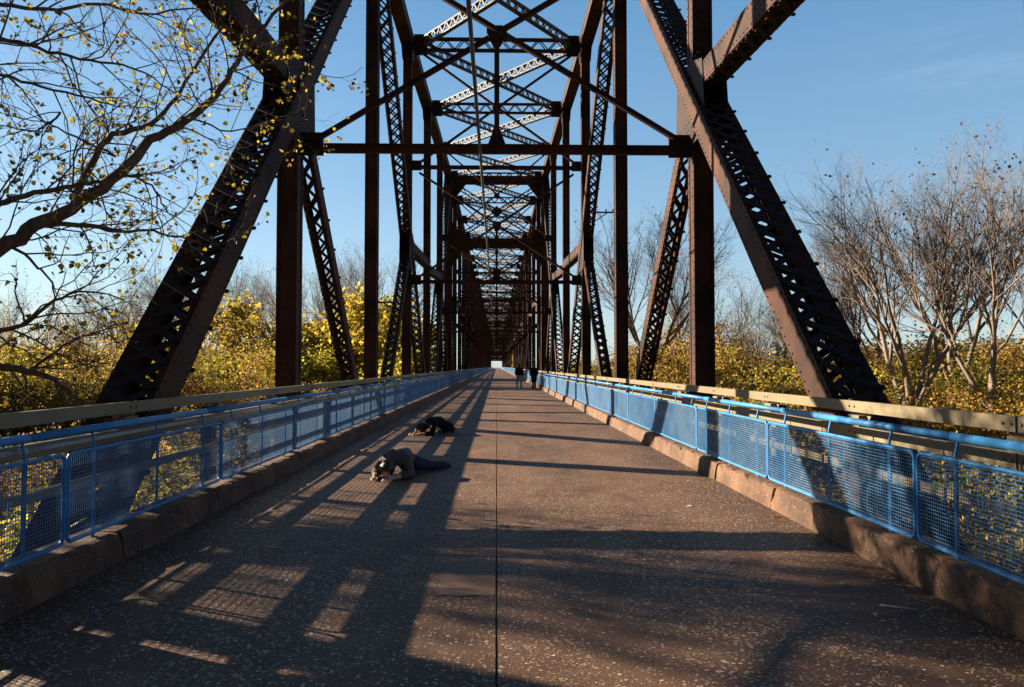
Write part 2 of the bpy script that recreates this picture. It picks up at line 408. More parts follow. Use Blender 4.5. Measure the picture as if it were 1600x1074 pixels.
def build_span(sp, n0, n1, portals, detail):
    for sx in (-1, 1):
        X = sx * XT
        for n in range(n0, n1 + 1):
            if n == n0 and n0 != -3: continue
            near = detail and 0 <= n <= 3
            mb = MB()
            heavy = n in portals
            W, D = (.62, .6) if heavy else (.36, .40)
            solid_member(mb, (X, yn(n), ZB), (X, yn(n), zt(n) - .2), W, D, near)
            sp.part('vertical_post', mb, STEEL)
            # top joint
            g = MB(); y = yn(n); z = zt(n)
            for sg in (-1, 1):
                x0, x1 = sorted((X + sg * .204, X + sg * .222))
                plate_poly(g, x0, x1, [(y - .8, z + .24), (y - .8, z - .2), (y - .3, z - .85), (y + .3, z - .85), (y + .8, z - .2), (y + .8, z + .24)])
            xi = sx * (XT - .29); xj = sx * (XT - .85)
            x0, x1 = sorted((xi, xj))
            g.box((x0, y - .17, z - .52), (x1, y - .145, z + .3)); g.box((x0, y + .145, z - .52), (x1, y + .17, z + .3))
            g.box((x0, y - .3, z - .02), (x1 - 0, y + .3, z + .02))
            sp.part('gusset_plate', g, PLATE)
            # mid joint with sub diagonal and horizontal strut
            if n % 2 == 1:
                zm = zmid(n)
                g = MB()
                for sg in (-1, 1):
                    x0, x1 = sorted((X + sg * .204, X + sg * .222))
                    dn = 1 if (n + 1) % 4 == 2 else -1       # the way the main diagonal climbs
                    pp = [(y - dn * 1.05, zm - .75), (y - dn * .75, zm - 1.1), (y + dn * .75, zm - 1.1), (y + dn * 1.0, zm - .75), (y + dn * .9, zm + .62), (y + dn * .55, zm + .62), (y - dn * .3, zm + .5), (y - dn * .9, zm + .3)]
                    if dn < 0: pp = pp[::-1]
                    plate_poly(g, x0, x1, pp)
                    if near:
                        for ky in range(-4, 5):
                            for kz in (-.9, -.75, -.6, .2, .35, .5):
                                g.rivet(V((X + sg * .222, y + ky * .17, zm + kz)), V((sg, 0, 0)))
                sp.part('gusset_plate', g, PLATE)
                e = n + 1 if (n + 1) % 4 == 2 else n - 1
                if n0 <= e <= n1:
                    b = MB(); l = MB(); c = 1 if e > n else -1
                    u = V((0, yn(e) - y, ZB - zm)).normalized()
                    laced(b, l, V((X, y, zm)) + u * .6, (X, yn(e), ZB), .40, .36, .40, .06, near, .5, .7)
                    sp.part('sub_diagonal', b, STEEL, l, LACE)
                e = n - 1 if (n - 1) % 4 == 0 else n + 1
                if n0 <= e <= n1:
                    b = MB(); l = MB(); c = 1 if e > n else -1
                    ze = zm - .5 if c < 0 else zm + .45
                    laced(b, l, (X, y + c * .55, zm + .06), (X, yn(e) - c * .21, ze), .40, .42, .42, .09, near, .35, .5)
                    sp.part('mid_strut', b, STEEL, l, LACE)
            # main diagonals
            if n % 4 == 2:
                for e in (n - 2, n + 2):
                    if e < n0 or e > n1: continue
                    b = MB(); l = MB()
                    c = 1 if e > n else -1
                    laced(b, l, (X, yn(e), ZB), (X, y + c * .1, zt(n) - .1), *((.6, .45) if e == n - 2 else (.52, .45)), *((.38, .095) if (n == 2 and e == 0) else (.44, .06)), detail and n == 2, 1.2, 1.1)
                    sp.part('main_diagonal', b, STEEL, l, LACE)
            # chords of the panel behind this node
            if n > n0:
                mb = MB(); solid_member(mb, (X, yn(n - 1), zt(n - 1)), (X, yn(n), zt(n)), .52, .5); sp.part('top_chord', mb, STEEL)
                mb = MB(); solid_member(mb, (X, yn(n - 1), ZB), (X, yn(n), ZB), .5, .5); sp.part('bottom_chord', mb, STEEL)
    xi = XT - .85
    for n in range(n0, n1 + 1):
        if n == n0 and n0 != -3: continue
        y = yn(n); z = zt(n)
        b = MB(); l = MB()
        girder(b, l, (-xi, y, z - .1), (xi, y, z - .1), .58, .26, .075, .42)
        sp.part('top_strut', b, STEEL, l, LACE)
        mb = MB(); mb.box((-XT + .26, y - .2, -1.7), (XT - .26, y + .2, -.45)); sp.part('floor_beam', mb, DARK)
        if n > n0:
            for sg in (-1, 1):
                b = MB(); l = MB()
                girder(b, l, (-sg * xi, yn(n - 1) + .45, zt(n - 1) - .1 + .02 * sg), (sg * xi, y - .45, z - .1 + .02 * sg), .44, .2, .06, .25, True, .06)
                sp.part('lateral_brace', b, LATL, l, LATL)
        if (n % 2 == 1 or n >= 8) and n not in portals:
            z1 = 5.80 if n <= 1 else 5.35; z2 = 10.5; xs = XT - .19
            g = MB()
            for zz in (z1, z2):
                mb = MB(); mb.box((-xs + .44, y - .05, zz - .07), (xs - .44, y + .05, zz + .07)); mb.box((-xs + .44, y - .12, zz + .071), (xs - .44, y + .12, zz + .085))
                sp.part('sway_strut', mb, STEEL)
                for sg in (-1, 1):
                    x0, x1 = sorted((sg * xs, sg * (xs - .44)))
                    g.box((x0, y - .035, zz - .12), (x1, y + .035, zz + .32))
            for za, zb_ in ((z1 + .25, z2 - .25), (z2 + .25, z - .45)):
                zc = (za + zb_) / 2
                for sg in (-1, 1):
                    mb = MB(); mb.bar((-sg * (xs - .35), y + sg * .07, za), (sg * (xs - .35), y + sg * .07, zb_), .10, .09, V((0, 1, 0)))
                    sp.part('sway_brace', mb, STEEL)
                plate_xz(g, y - .02, y + .02, [(-.2, zc + .07), (-.2, zc - .03), (-.07, zc - .3), (.07, zc - .3), (.2, zc - .03), (.2, zc + .07), (.1, zc + .12), (-.1, zc + .12)])
            zc = (z1 + z2) / 2
            mb = MB(); mb.box((-.05, y - .045, z1 + .3), (.05, y + .045, zc - .2)); sp.part('sway_hanger', mb, STEEL)
            plate_xz(g, y - .02, y + .02, [(-.19, z1 + .072), (.19, z1 + .072), (.06, z1 + .42), (-.06, z1 + .42)])
            sp.part('gusset_plate', g, PLATE)
        if n in portals:
            xs = XT - .32; z2 = 11.7; z1 = 7.1
            mb = MB(); mb.box((-xs, y - .16, z - .75), (xs, y - .13, z - .1)); mb.box((-xs, y - .3, z - .83), (xs, y + .05, z - .751))
            mb.box((-xs, y - .16, z2 - .3), (xs, y - .13, z2 + .3)); mb.box((-xs, y - .3, z2 - .34), (xs, y + .05, z2 - .301)); mb.box((-xs, y - .3, z2 + .301), (xs, y + .05, z2 + .34))
            for sg in (-1, 1):
                for zz, s2 in ((z - .832, -1), (z2 - .342, -1), (z2 + .342, 1)):
                    pts = [(sg * xs, zz), (sg * (xs - 1.15), zz), (sg * xs, zz + s2 * 1.5)]
                    if sg * s2 > 0: pts = pts[::-1]
                    plate_xz(mb, y - .15, y - .12, pts)
            sp.part('portal_frame', mb, STEEL)
            for za, zb_ in ((z2 + .4, z - .9), (z1 + .2, z2 - .4)):
                for sg in (-1, 1):
                    b = MB(); l = MB()
                    girder(b, l, (-sg * (xs - .2), y - .1 + sg * .12, za), (sg * (xs - .2), y - .1 + sg * .12, zb_), .38, .16, .08, .4, False, .06)
                    sp.part('sway_brace', b, STEEL, l, LACE)
            g = MB()
            for zc in ((z2 + z - .5) / 2, (z1 + z2 - .2) / 2):
                plate_xz(g, y - .35, y - .33, [(-.5, zc), (0, zc - .5), (.5, zc), (0, zc + .5)])
            sp.part('gusset_plate', g, PLATE)
            b = MB(); l = MB(); girder(b, l, (-xs, y, z1), (xs, y, z1), .4, .2, .07, .36); sp.part('sway_strut', b, STEEL, l, LACE)
            for sg in (-1, 1):
                mb = MB(); mb.bar((0, y, z1 - .2), (sg * (xs - .1), y, 4.2), .16, .12, V((0, 1, 0))); sp.part('knee_brace', mb, STEEL)
    # deck stringers
    mb = MB()
    for x in (-3.4, -2, -.7, .7, 2, 3.4):
        mb.box((x - .12, yn(n0) if n0 > -3 else -22.5, -.8), (x + .12, yn(n1) - .01, -.26))
    sp.part('stringers', mb, DARK)

SPANS = [(-3, 6, {6}, True, 'truss_span', 'nearest rusty truss span, big laced diagonals beside the railings, ending at the first portal'),
         (6, 18, {18}, False, 'truss_span', 'dark truss span just behind the first portal frame, a tunnel of cross bracing'),
         (18, 30, {30}, False, 'truss_span', 'far truss span behind the second portal frame down the bridge'),
         (30, 42, {42}, False, 'truss_span', 'distant truss span, second from the far end of the steel tunnel'),
         (42, 54, {54}, False, 'truss_span', 'farthest truss span framing the tiny opening of sky at the end of the road')]
roots = []
for k, (a, b_, por, det, nm, lab) in enumerate(SPANS):
    if k < 2:
        r = empty(nm, (0, yn(a) if a > -3 else -22, 0), lab, 'truss bridge span', 'steel truss spans of the bridge')
        s_ = Span(r); build_span(s_, a, b_, por, det); roots.append((r, s_))
    else:
        s_ = Span(None, True); build_span(s_, a, b_, por, det)
        o = s_.all.build(nm, STEEL); tag(o, lab, 'truss bridge span', 'steel truss spans of the bridge')
# small pole brackets on the outside of the trusses
def bracket(sx, n, z, dy=0):
    mb = MB(); y = yn(n) - 1.0 + dy; x = sx * 4.26
    mb.bar((x, y, z), (x + sx * .85, y, z), .06, .06); mb.bar((x, y, z - .4), (x + sx * .55, y, z - .03), .04, .04)
    for k in (.5, .8): mb.tube([V((x + sx * k, y, z + .03)), V((x + sx * k, y, z + .14))], .035, 8)
    roots[0][1].part('insulator_bracket', mb, DARK)
bracket(1, 3, 8.3); bracket(-1, 3, 4.3, -.4); bracket(1, 5, 8.5)

# ------------------------------------------------------------------ deck, road, curbs
YE = yn(54)
mb = MB(); mb.box((-3.42, -23, -.25), (3.42, YE + 30, -.03))
tag(mb.build('bridge_deck', CURB), kind='structure')
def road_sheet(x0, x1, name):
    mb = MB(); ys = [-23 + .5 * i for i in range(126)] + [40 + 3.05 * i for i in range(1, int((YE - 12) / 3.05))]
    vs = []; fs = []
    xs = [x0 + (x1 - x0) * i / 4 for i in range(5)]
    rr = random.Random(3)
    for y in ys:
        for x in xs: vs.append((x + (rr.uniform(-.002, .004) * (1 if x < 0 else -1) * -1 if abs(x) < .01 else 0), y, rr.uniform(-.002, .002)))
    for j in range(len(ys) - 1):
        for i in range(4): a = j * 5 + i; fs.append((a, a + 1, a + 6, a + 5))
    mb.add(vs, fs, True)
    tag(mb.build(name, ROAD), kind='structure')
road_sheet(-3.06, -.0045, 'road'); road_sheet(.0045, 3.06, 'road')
mb = MB(); mb.box((-.012, -23, -.029), (.012, YE + 28, -.014)); tag(mb.build('road_joint', DARK), kind='structure')
rp = random.Random(21)
def ragged(x0, x1, y0, y1):
    pts = []
    for (ax, ay), (bx, by), fixed in (((x0, y0), (x1, y0), 0), ((x1, y0), (x1, y1), x1 == -.008), ((x1, y1), (x0, y1), 0), ((x0, y1), (x0, y0), x0 == .008)):
        for k in range(14):
            t = k / 14; j_ = .0 if fixed else .022
            pts.append((ax + (bx - ax) * t + rp.uniform(-j_, j_), ay + (by - ay) * t + rp.uniform(-j_, j_), .0042))
    mb.add(pts, [tuple(range(len(pts)))])
mb = MB(); ragged(-.42, -.008, 5.0, 5.88)
tag(mb.build('road_patch', PATCH), kind='structure')
mb = MB(); mb.box((-8, YE + 30, -.4), (8, YE + 260, -.02)); tag(mb.build('approach_road', ROAD), kind='structure')

def curb(sx, label):
    mb = MB(); rr = random.Random(11 + sx); y = -12.0; stop = YE + 28
    prof = [(3.035, -.02), (3.045, .05), (3.062, .185), (3.078, .226), (3.115, .241), (3.25, .243), (3.40, .24), (3.42, -.02)]
    while y < stop:
        L = 2.0 if y < 80 else 9.0
        ns = 20 if y < 30 else (6 if y < 80 else 2)
        ox = rr.uniform(-.009, .009); oz = rr.uniform(-.007, .007)
        vs = []; fs = []; npf = len(prof)
        for i in range(ns + 1):
            yy = y + .006 + (L - .012) * i / ns
            ch = .012 if i in (0, ns) else 0
            for j, (x, z) in enumerate(prof):
                jx = rr.uniform(-.006, .006) if 0 < j < 5 else 0; jz = rr.uniform(-.005, .005) if 1 < j < 5 else 0
                if rr.random() < .07 and j in (2, 3, 4): jx += rr.uniform(.01, .035); jz -= rr.uniform(0, .022)
                vs.append((sx * (x + ox + jx + ch), yy, z + oz + jz - (ch if z > .15 else 0)))
        for i in range(ns):
            for j in range(npf - 1):
                a = i * npf + j; f = (a, a + npf, a + npf + 1, a + 1)
                fs.append(f if sx > 0 else f[::-1])
        e0 = tuple(range(npf)); e1 = tuple(range(ns * npf + npf - 1, ns * npf - 1, -1))
        fs += [e0, e1] if sx > 0 else [e0[::-1], e1[::-1]]
        mb.add(vs, fs, False); y += L
    tag(mb.build('concrete_curb', CURB), label, 'curb', 'worn concrete curbs along the roadway')
curb(1, 'sunlit brown concrete curb under the bright mesh railing, chipped, with open joints')
curb(-1, 'shadowed concrete curb on the side where two people lie, its top edge catching sun')

# ------------------------------------------------------------------ blue mesh railing
PL = 2.96; XP = 3.16; ZP0, ZP1 = .285, .935
def rrect(y0, y1, z0, z1, r, x, k=5):
    pts = []
    for cy, cz, a0 in ((y1 - r, z1 - r, 0), (y0 + r, z1 - r, 90), (y0 + r, z0 + r, 180), (y1 - r, z0 + r, 270)):
        for i in range(k + 1):
            a = R(a0 + 90 * i / k); pts.append(V((x, cy + r * math.cos(a), cz + r * math.sin(a))))
    return pts
def loop_tube(mb, pts, r, k=6):
    n = len(pts); vs = []
    for i, p in enumerate(pts):
        t = (pts[(i + 1) % n] - pts[i - 1]).normalized(); u = V((1, 0, 0)); w = t.cross(u)
        for j in range(k):
            a = 2 * math.pi * j / k; vs.append(p + (u * math.cos(a) + w * math.sin(a)) * r)
    fs = [(i * k + j, i * k + (j + 1) % k, ((i + 1) % n) * k + (j + 1) % k, ((i + 1) % n) * k + j) for i in range(n) for j in range(k)]
    mb.add(vs, fs, True)
def panel_meshes(sx):
    fr = MB(); loop_tube(fr, rrect(.02, PL - .02, ZP0, ZP1, .06, 0), .015, 8)
    br = MB()
    for y in (.42, PL / 2, PL - .42):
        x = sx * .03
        fr.box((x - .006, y - .018, .236), (x + .006, y + .018, ZP1 - .02))
        fr.tube([V((x, y, ZP1 - .05)), V((x, y, ZP1 + .03)), V((x * 1.2, y, ZP1 + .06)), V((sx * .045, y, ZP1 + .095)), V((sx * .05, y, ZP1 + .125))], .0105, 6)
    wi = MB(); r = .0029; pit = .026
    z = ZP0 + .02
    ny = int((PL - .06) / pit)
    def thin(p, q, r):
        a = (q - p).normalized(); u = V((1, 0, 0)); w = a.cross(u)
        vs = [p + u * r, p + w * r, p - u * r, p - w * r, q + u * r, q + w * r, q - u * r, q - w * r]
        wi.add(vs, [(0, 1, 5, 4), (1, 2, 6, 5), (2, 3, 7, 6), (3, 0, 4, 7)])
    nz = int((ZP1 - ZP0 - .02) / pit)
    for i in range(nz):
        zz = ZP0 + .02 + (ZP1 - ZP0 - .04) * i / (nz - 1); e = .03 if 2 < i < nz - 3 else .06
        thin(V((-sx * .0035, e, zz)), V((-sx * .0035, PL - e, zz)), r)
    for i in range(ny):
        yy = .045 + (PL - .09) * i / (ny - 1)
        thin(V((sx * .0035, yy, ZP0 + .01)), V((sx * .0035, yy, ZP1 - .01)), r)
    return fr, wi
def railing(sx, label):
    r = empty('mesh_railing', (sx * XP, 0, 0), label, 'railing', 'blue mesh railings along the roadway')
    fr, wi = panel_meshes(sx)
    fm = fr.mesh('railing_panel', BLUE); wm = wi.mesh('wire_mesh', WIRE)
    ys = [5.36 + PL * k for k in range(-4, 400)]
    for k in range(100):
        o = bpy.data.objects.new('railing_panel', fm); C.objects.link(o); o.parent = r; o.location = (0, ys[k], 0)
        w = bpy.data.objects.new('wire_mesh', wm); C.objects.link(w); w.parent = o
    far = MB(); y = ys[100]
    while y < YE + 25:
        far.box((sx * XP - .012, y + .02, ZP0), (sx * XP + .012, y + PL - .02, ZP1)); y += PL
    o = far.build('railing_panel', BLUE, r); o['kind'] = 'stuff'
    xh = sx * (XP + .05); zh = 1.087
    h = MB(); y = -7.0; rr = random.Random(5)
    while y < YE + 25:
        L = 3.0 if y < 60 else 30
        h.tube([V((xh, y, zh)), V((xh, y + L - .006, zh))], .031, 14)
        h.tube([V((xh, y + L - .02, zh)), V((xh, y + L + .012, zh))], .0285, 10)
        y += L
    h.build('handrail', BLUE, r)
railing(1, 'bright blue wire mesh railing with sunlit handrail on the lit curb')
railing(-1, 'shaded blue wire mesh railing on the curb beside the two people lying down')
pp = MB(); y = -7.0
while y < YE:
    L = 3.0 if y < 60 else 60
    pp.tube([V((-3.27, y, .995)), V((-3.27, y + L, .995))], .017, 10)
    pp.tube([V((-3.27, y + L - .06, .995)), V((-3.27, y + L + .06, .995))], .027, 10); y += L
tag(pp.build('conduit_pipe', GREY), 'thin pale grey pipe running under the shaded blue handrail', 'pipe')

# ------------------------------------------------------------------ old beige guardrail
def guard(sx, label):
    r = empty('steel_guardrail', (sx * 3.55, 0, 0), label, 'guardrail', 'old beige steel guardrails outside the mesh railings')
    xg = sx * 3.55; sp = P / 4
    for z0, z1 in ((1.132, 1.24), (.88, .99), (.545, .62)):
        mb = MB(); y = Y0 - 2 * P
        while y < YE + 20:
            L = P if y < 120 else 10 * P
            a, b_ = sorted((xg, xg - sx * .012))
            mb.box((a, y + .012, z0), (b_, y + L - .012, z1))
            a, b_ = sorted((xg + sx * .0005, xg + sx * .04))
            mb.box((a, y + .012, z1 - .014), (b_, y + L - .012, z1)); mb.box((a, y + .012, z0), (b_, y + L - .012, z0 + .014))
            if y < 60:
                for k in range(4):
                    for dy in (-.13, -.05, .05, .13):
                        if k and abs(dy) > .1: continue
                        mb.rivet(V((xg - sx * .012, y + k * sp + dy, (z0 + z1) / 2)), V((-sx, 0, 0)), .016, .012)
            y += L
        mb.build('rail_beam', BEIGE, r)
    def post(y):
        mb = MB()
        a, b_ = sorted((xg + sx * .09, xg + sx * .22))
        mb.box((a, y - .09, -.3), (b_, y - .075, 1.08)); mb.box((a, y + .075, -.3), (b_, y + .09, 1.08))
        m0 = xg + sx * .155
        mb.box((m0 - .006, y - .0745, -.3), (m0 + .006, y + .0745, 1.08))
        return mb
    base = post(0).mesh('guard_post', DARK, (sx * 3.55, 0, 0))
    fp = MB(); a, b_ = sorted((xg + sx * .076, xg + sx * .089))
    plate_pts = [(-.09, .98), (.09, .98), (.2, 1.1), (.2, 1.235), (-.2, 1.235), (-.2, 1.1)]
    plate_poly(fp, a, b_, plate_pts)
    for q in (.96, .84, .60, .46): fp.box((a, -.085, q - .05), (b_, .085, q + .05)) if q != .96 else None
    fpl = MB(); a2, b2 = sorted((xg - sx * .001, xg + sx * .0755))
    fpl.box((a2, -.11, .965), (b2, .11, 1.099))
    for dy in (-.05, .05): fpl.rivet(V((a2 if sx > 0 else b2, dy, 1.03)), V((-sx, 0, 0)), .018, .014)
    pm = fp.mesh('splice_plate', BEIGE, (sx * 3.55, 0, 0)); pm2 = fpl.mesh('bolted_bracket', BEIGE, (sx * 3.55, 0, 0))
    y = Y0 - 2 * P; n = 0; far = MB()
    while y < YE + 20:
        if n < 100:
            o = bpy.data.objects.new('guard_post', base); C.objects.link(o); o.parent = r; o.location = (0, y, 0)
            if n < 40:
                for m_ in (pm, pm2):
                    c = bpy.data.objects.new(m_.name.split('.')[0], m_); C.objects.link(c); c.parent = o
        else:
            m_ = post(y); far.add(m_.v, m_.f)
        n += 1; y += sp
    o = far.build('guard_post', DARK, r); o['kind'] = 'stuff'
guard(1, 'sunlit beige steel guardrail behind the bright blue mesh railing, striped by shadows')
guard(-1, 'shaded grey beige guardrail behind the railing by the people lying down')

# overhead cable
mb = MB(); pts = []; y = -6.0
sup = [-19, Y0 + P, Y0 + 3 * P, Y0 + 5 * P, Y0 + 7 * P, Y0 + 12 * P, Y0 + 20 * P, Y0 + 34 * P, YE]
zs = [5.52] * 9
for i in range(len(sup) - 1):
    for k in range(8):
        t = k / 8; yy = sup[i] + (sup[i + 1] - sup[i]) * t
        pts.append(V((-.305, yy, zs[i] + (zs[i + 1] - zs[i]) * t - .02 * 4 * t * (1 - t))))
mb.tube(pts, .027, 8); tag(mb.build('overhead_cable', CABLE), 'long dark cable hung overhead below the cross struts along the bridge', 'cable')

# ------------------------------------------------------------------ terrain
def terrain():
    mb = MB(); N = 60; rr = random.Random(2); S = 1500.0
    xs = [S * (abs(i / N * 2 - 1) ** 2.2) * (1 if i > N / 2 else -1) for i in range(N + 1)]
    ys = [240 + 1500 * (abs(i / N * 2 - 1) ** 1.6) * (1 if i > N / 2 else -1) for i in range(N + 1)]
    vs = [(x, y, -7 + .35 * math.sin(x * .21 + 1) * math.cos(y * .17) + rr.uniform(-.12, .12)) for y in ys for x in xs]
    fs = [(j * (N + 1) + i, j * (N + 1) + i + 1, (j + 1) * (N + 1) + i + 1, (j + 1) * (N + 1) + i) for j in range(N) for i in range(N)]
    mb.add(vs, fs, True); tag(mb.build('ground', GROUND), kind='structure')
terrain()

# ------------------------------------------------------------------ trees
def grow(rr, mb, tips, p, d, L, r, lvl, maxl, spec):
    n = max(3, int(spec['seg'][min(lvl, len(spec['seg']) - 1)]))
    pts = [p.copy()]; rad = [r]; dirs = [d.copy()]
    rend = r * spec.get('taper', .45) if lvl < maxl else r * .35
    for i in range(n):
        d = (d + V((rr.gauss(0, 1), rr.gauss(0, 1), rr.gauss(0, 1))) * spec['wob'] + V((0, 0, 1)) * spec['up'][min(lvl, len(spec['up']) - 1)]).normalized()
        p = p + d * (L / n); pts.append(p.copy()); dirs.append(d.copy())
        rad.append(r + (rend - r) * (i + 1) / n)
    mb.tube(pts, rad, 7 if lvl == 0 else (5 if lvl == 1 else 3), lvl < 3, False)
    if lvl >= maxl:
        tips.append((pts, lvl)); return
    kn = spec['kids'][min(lvl, len(spec['kids']) - 1)]
    for c in range(kn):
        t = spec['t0'][min(lvl, len(spec['t0']) - 1)]; t = t + (1 - t) * (c + rr.random()) / kn
        i = min(n - 1, int(t * n)); f = t * n - i
        q = pts[i].lerp(pts[i + 1], f); dd = dirs[i + 1]
        ang = R(rr.gauss(spec['ang'][min(lvl, len(spec['ang']) - 1)], 9))
        ax = dd.orthogonal().normalized(); ax.rotate(Quaternion(dd, rr.uniform(0, 6.283)))
        nd = dd.copy(); nd.rotate(Quaternion(ax, ang))
        rl = rad[i] + (rad[i + 1] - rad[i]) * f
        grow(rr, mb, tips, q, nd, L * spec['len'][min(lvl, len(spec['len']) - 1)] * rr.uniform(.7, 1.15) * (1.1 - .35 * t), min(rl * .75, r * spec['rad'][min(lvl, len(spec['rad']) - 1)]), lvl + 1, maxl, spec)

def leaf(mb, p, size, rr, heart=False):
    n = V((rr.gauss(0, 1), rr.gauss(0, 1), rr.gauss(0, 1) + .3)).normalized()
    u = n.orthogonal().normalized(); u.rotate(Quaternion(n, rr.uniform(0, 6.283))); w = n.cross(u)
    s = size * rr.uniform(.65, 1.25)
    if heart:
        mb.add([p, p + (u * .25 + w * .5) * s + n * .1 * s, p + (u * .65 + w * .42) * s, p + u * 1.15 * s - n * .12 * s, p + (u * .65 - w * .42) * s, p + (u * .25 - w * .5) * s + n * .1 * s],
               [(0, 1, 2, 3), (0, 3, 4, 5)])
    else:
        mb.add([p, p + (u * .5 + w * .36) * s + n * .08 * s, p + u * s, p + (u * .5 - w * .36) * s + n * .08 * s], [(0, 1, 2, 3)])

def tree_mesh(seed, spec, height, r0, maxl, per_tip, lsize, spread, stems=1, lean=0, leafprob=1., fork=0):
    rr = random.Random(seed); mb = MB(); lf = MB(); tips = []
    if fork:
        mb.tube([V((0, 0, -.5)), V((.05, .04, fork * .35)), V((-.04, .03, fork * .7)), V((.0, .0, fork + .15))], [r0 * 2.3, r0 * 1.8, r0 * 1.6, r0 * 1.3], 9)
    for s in range(stems):
        a = rr.uniform(0, 6.283); d = V((math.cos(a) * lean, math.sin(a) * lean, 1)).normalized()
        if stems > 1: d = V((math.cos(6.283 * s / stems + a * .2) * lean, math.sin(6.283 * s / stems + a * .2) * lean, 1)).normalized()
        grow(rr, mb, tips, V((0, 0, fork - .3)) + d * .05 * s, d, height * spec['trunk'], r0 * rr.uniform(.8, 1.1), 0, maxl, spec)
    for pts, lv in tips:
        if rr.random() > leafprob: continue
        for k in range(per_tip):
            q = pts[rr.randrange(len(pts) // 2, len(pts))] if len(pts) > 2 else pts[-1]
            leaf(lf, q + V((rr.gauss(0, spread), rr.gauss(0, spread), rr.gauss(0, spread * .8))), lsize, rr)
    return mb, lf

BARE = dict(seg=[9, 8, 6, 4, 3], wob=.085, up=[.02, .10, .085, .05, .02], kids=[8, 9, 7, 5], t0=[.26, .2, .15, .15], ang=[32, 37, 40, 43],
            len=[.7, .5, .44, .42], rad=[.55, .42, .42, .5], taper=.22, trunk=.66)
BUSHY = dict(seg=[6, 5, 4, 3], wob=.14, up=[.02, .05, .02, 0], kids=[9, 7, 6], t0=[.12, .18, .2], ang=[52, 48, 45], len=[.58, .5, .45], rad=[.45, .45, .45], taper=.3, trunk=.72)
protos = {}; nominal = {}
def proto(key, barkm, leafm, *a, **k):
    t, l = tree_mesh(*a, **k)
    print(key, len(t.f), len(l.f))
    zs_ = [v_[2] for v_ in t.v + l.v]; zs_.sort(); nominal[key] = zs_[int(len(zs_) * .9985)]
    protos[key] = (t.mesh('trunk', barkm), l.mesh('crown', leafm) if l.f else None)
proto('bare_a', TWIG, L_BROWN, 21, BARE, 13, .14, 4, 1, .16, .12, stems=4, lean=.33, leafprob=.015, fork=6.5)
proto('bare_b', TWIG, L_BROWN, 22, BARE, 13, .135, 4, 1, .17, .12, stems=3, lean=.28, leafprob=.05, fork=7.5)
proto('bare_c', TWIG, L_BROWN, 23, BARE, 13, .13, 4, 1, .15, .1, stems=2, lean=.14, leafprob=.02, fork=5)
proto('sparse', BARK2, L_GOLD, 24, BARE, 14, .16, 4, 2, .13, .2, stems=2, lean=.22, leafprob=.35)
proto('leafy', BARK2, L_GOLD, 25, BARE, 9, .11, 3, 9, .16, .4, stems=3, lean=.3, leafprob=.10, fork=9)
proto('yellow_a', BARK2, L_YEL, 31, BUSHY, 11, .15, 3, 34, .26, .42)
proto('yellow_b', BARK2, L_YEL, 32, BUSHY, 11, .15, 3, 30, .26, .42, stems=2, lean=.25)
proto('gold_a', BARK2, L_GOLD, 33, BUSHY, 10, .14, 3, 48, .145, .44)
proto('gold_b', BARK2, L_GOLD, 34, BUSHY, 9, .13, 3, 34, .145, .5, stems=3, lean=.35)
proto('olive_a', BARK2, L_OLIVE, 35, BUSHY, 9, .13, 3, 36, .145, .46, stems=2, lean=.3)
tcount = [0]
def plant(key, name, x, y, h, rot, label, cat, group, z=-7.1, wid=1.0):
    o = empty(name, (x, y, z), label, cat, group); s = h / nominal[key]
    o.scale = (s * wid, s * wid, s); o.rotation_euler = (0, 0, rot)
    t, l = protos[key]
    a = bpy.data.objects.new('trunk', t); C.objects.link(a); a.parent = o
    if l: b = bpy.data.objects.new('crown', l); C.objects.link(b); b.parent = o
    return o
rr = random.Random(99)
def PX(px, Y): return (px - VX) / FPX * Y
def HT(py, Y): return EYE + (VY - py) / FPX * Y + 7.1

# right side: the tall bare trees
for key, px, Y, top, rot, lab in (
        ('bare_a', 1432, 33, 225, .3, 'tall bare grey tree with forked stems, first past the rising truss diagonal'),
        ('bare_b', 1560, 30, 165, 1.9, 'tallest bare tree at the edge of the picture, brown leaf tuft on top'),
        ('bare_a', 1500, 38, 205, 4.0, 'bare tree standing between the two tall forked trees right of the bridge'),
        ('bare_c', 1365, 46, 270, 2.2, 'slimmer bare tree just clear of the lit diagonal on the right'),
        ('bare_b', 1650, 34, 180, 5.1, 'bare tree half out of the picture on the right'),
        ('bare_c', 1190, 62, 430, 1.2, 'low bare tree in the gap between the lit post and the diagonal'),
        ('bare_a', 1250, 80, 452, 0.4, 'small far bare tree left of the lit diagonal'),
        ('bare_c', 1160, 90, 455, 2.0, 'far slim bare tree just right of the lit vertical post'),
        ('bare_c', 1300, 64, 330, 4.8, 'bare tree whose top shows just right of the lit diagonal'),
        ('bare_b', 1130, 75, 385, 3.3, 'pale bare tree rising beside the lit vertical post'),
        ('bare_a', 1020, 55, 300, 2.7, 'bare tree seen through the gap between two posts right of the road'),
        ('bare_c', 1065, 68, 350, .9, 'thin bare tree behind the laced sub diagonal on the right')):
    plant(key, 'bare_tree', PX(px, Y), Y, HT(top, Y), rot, lab, 'tree', 'bare trees right of the bridge')
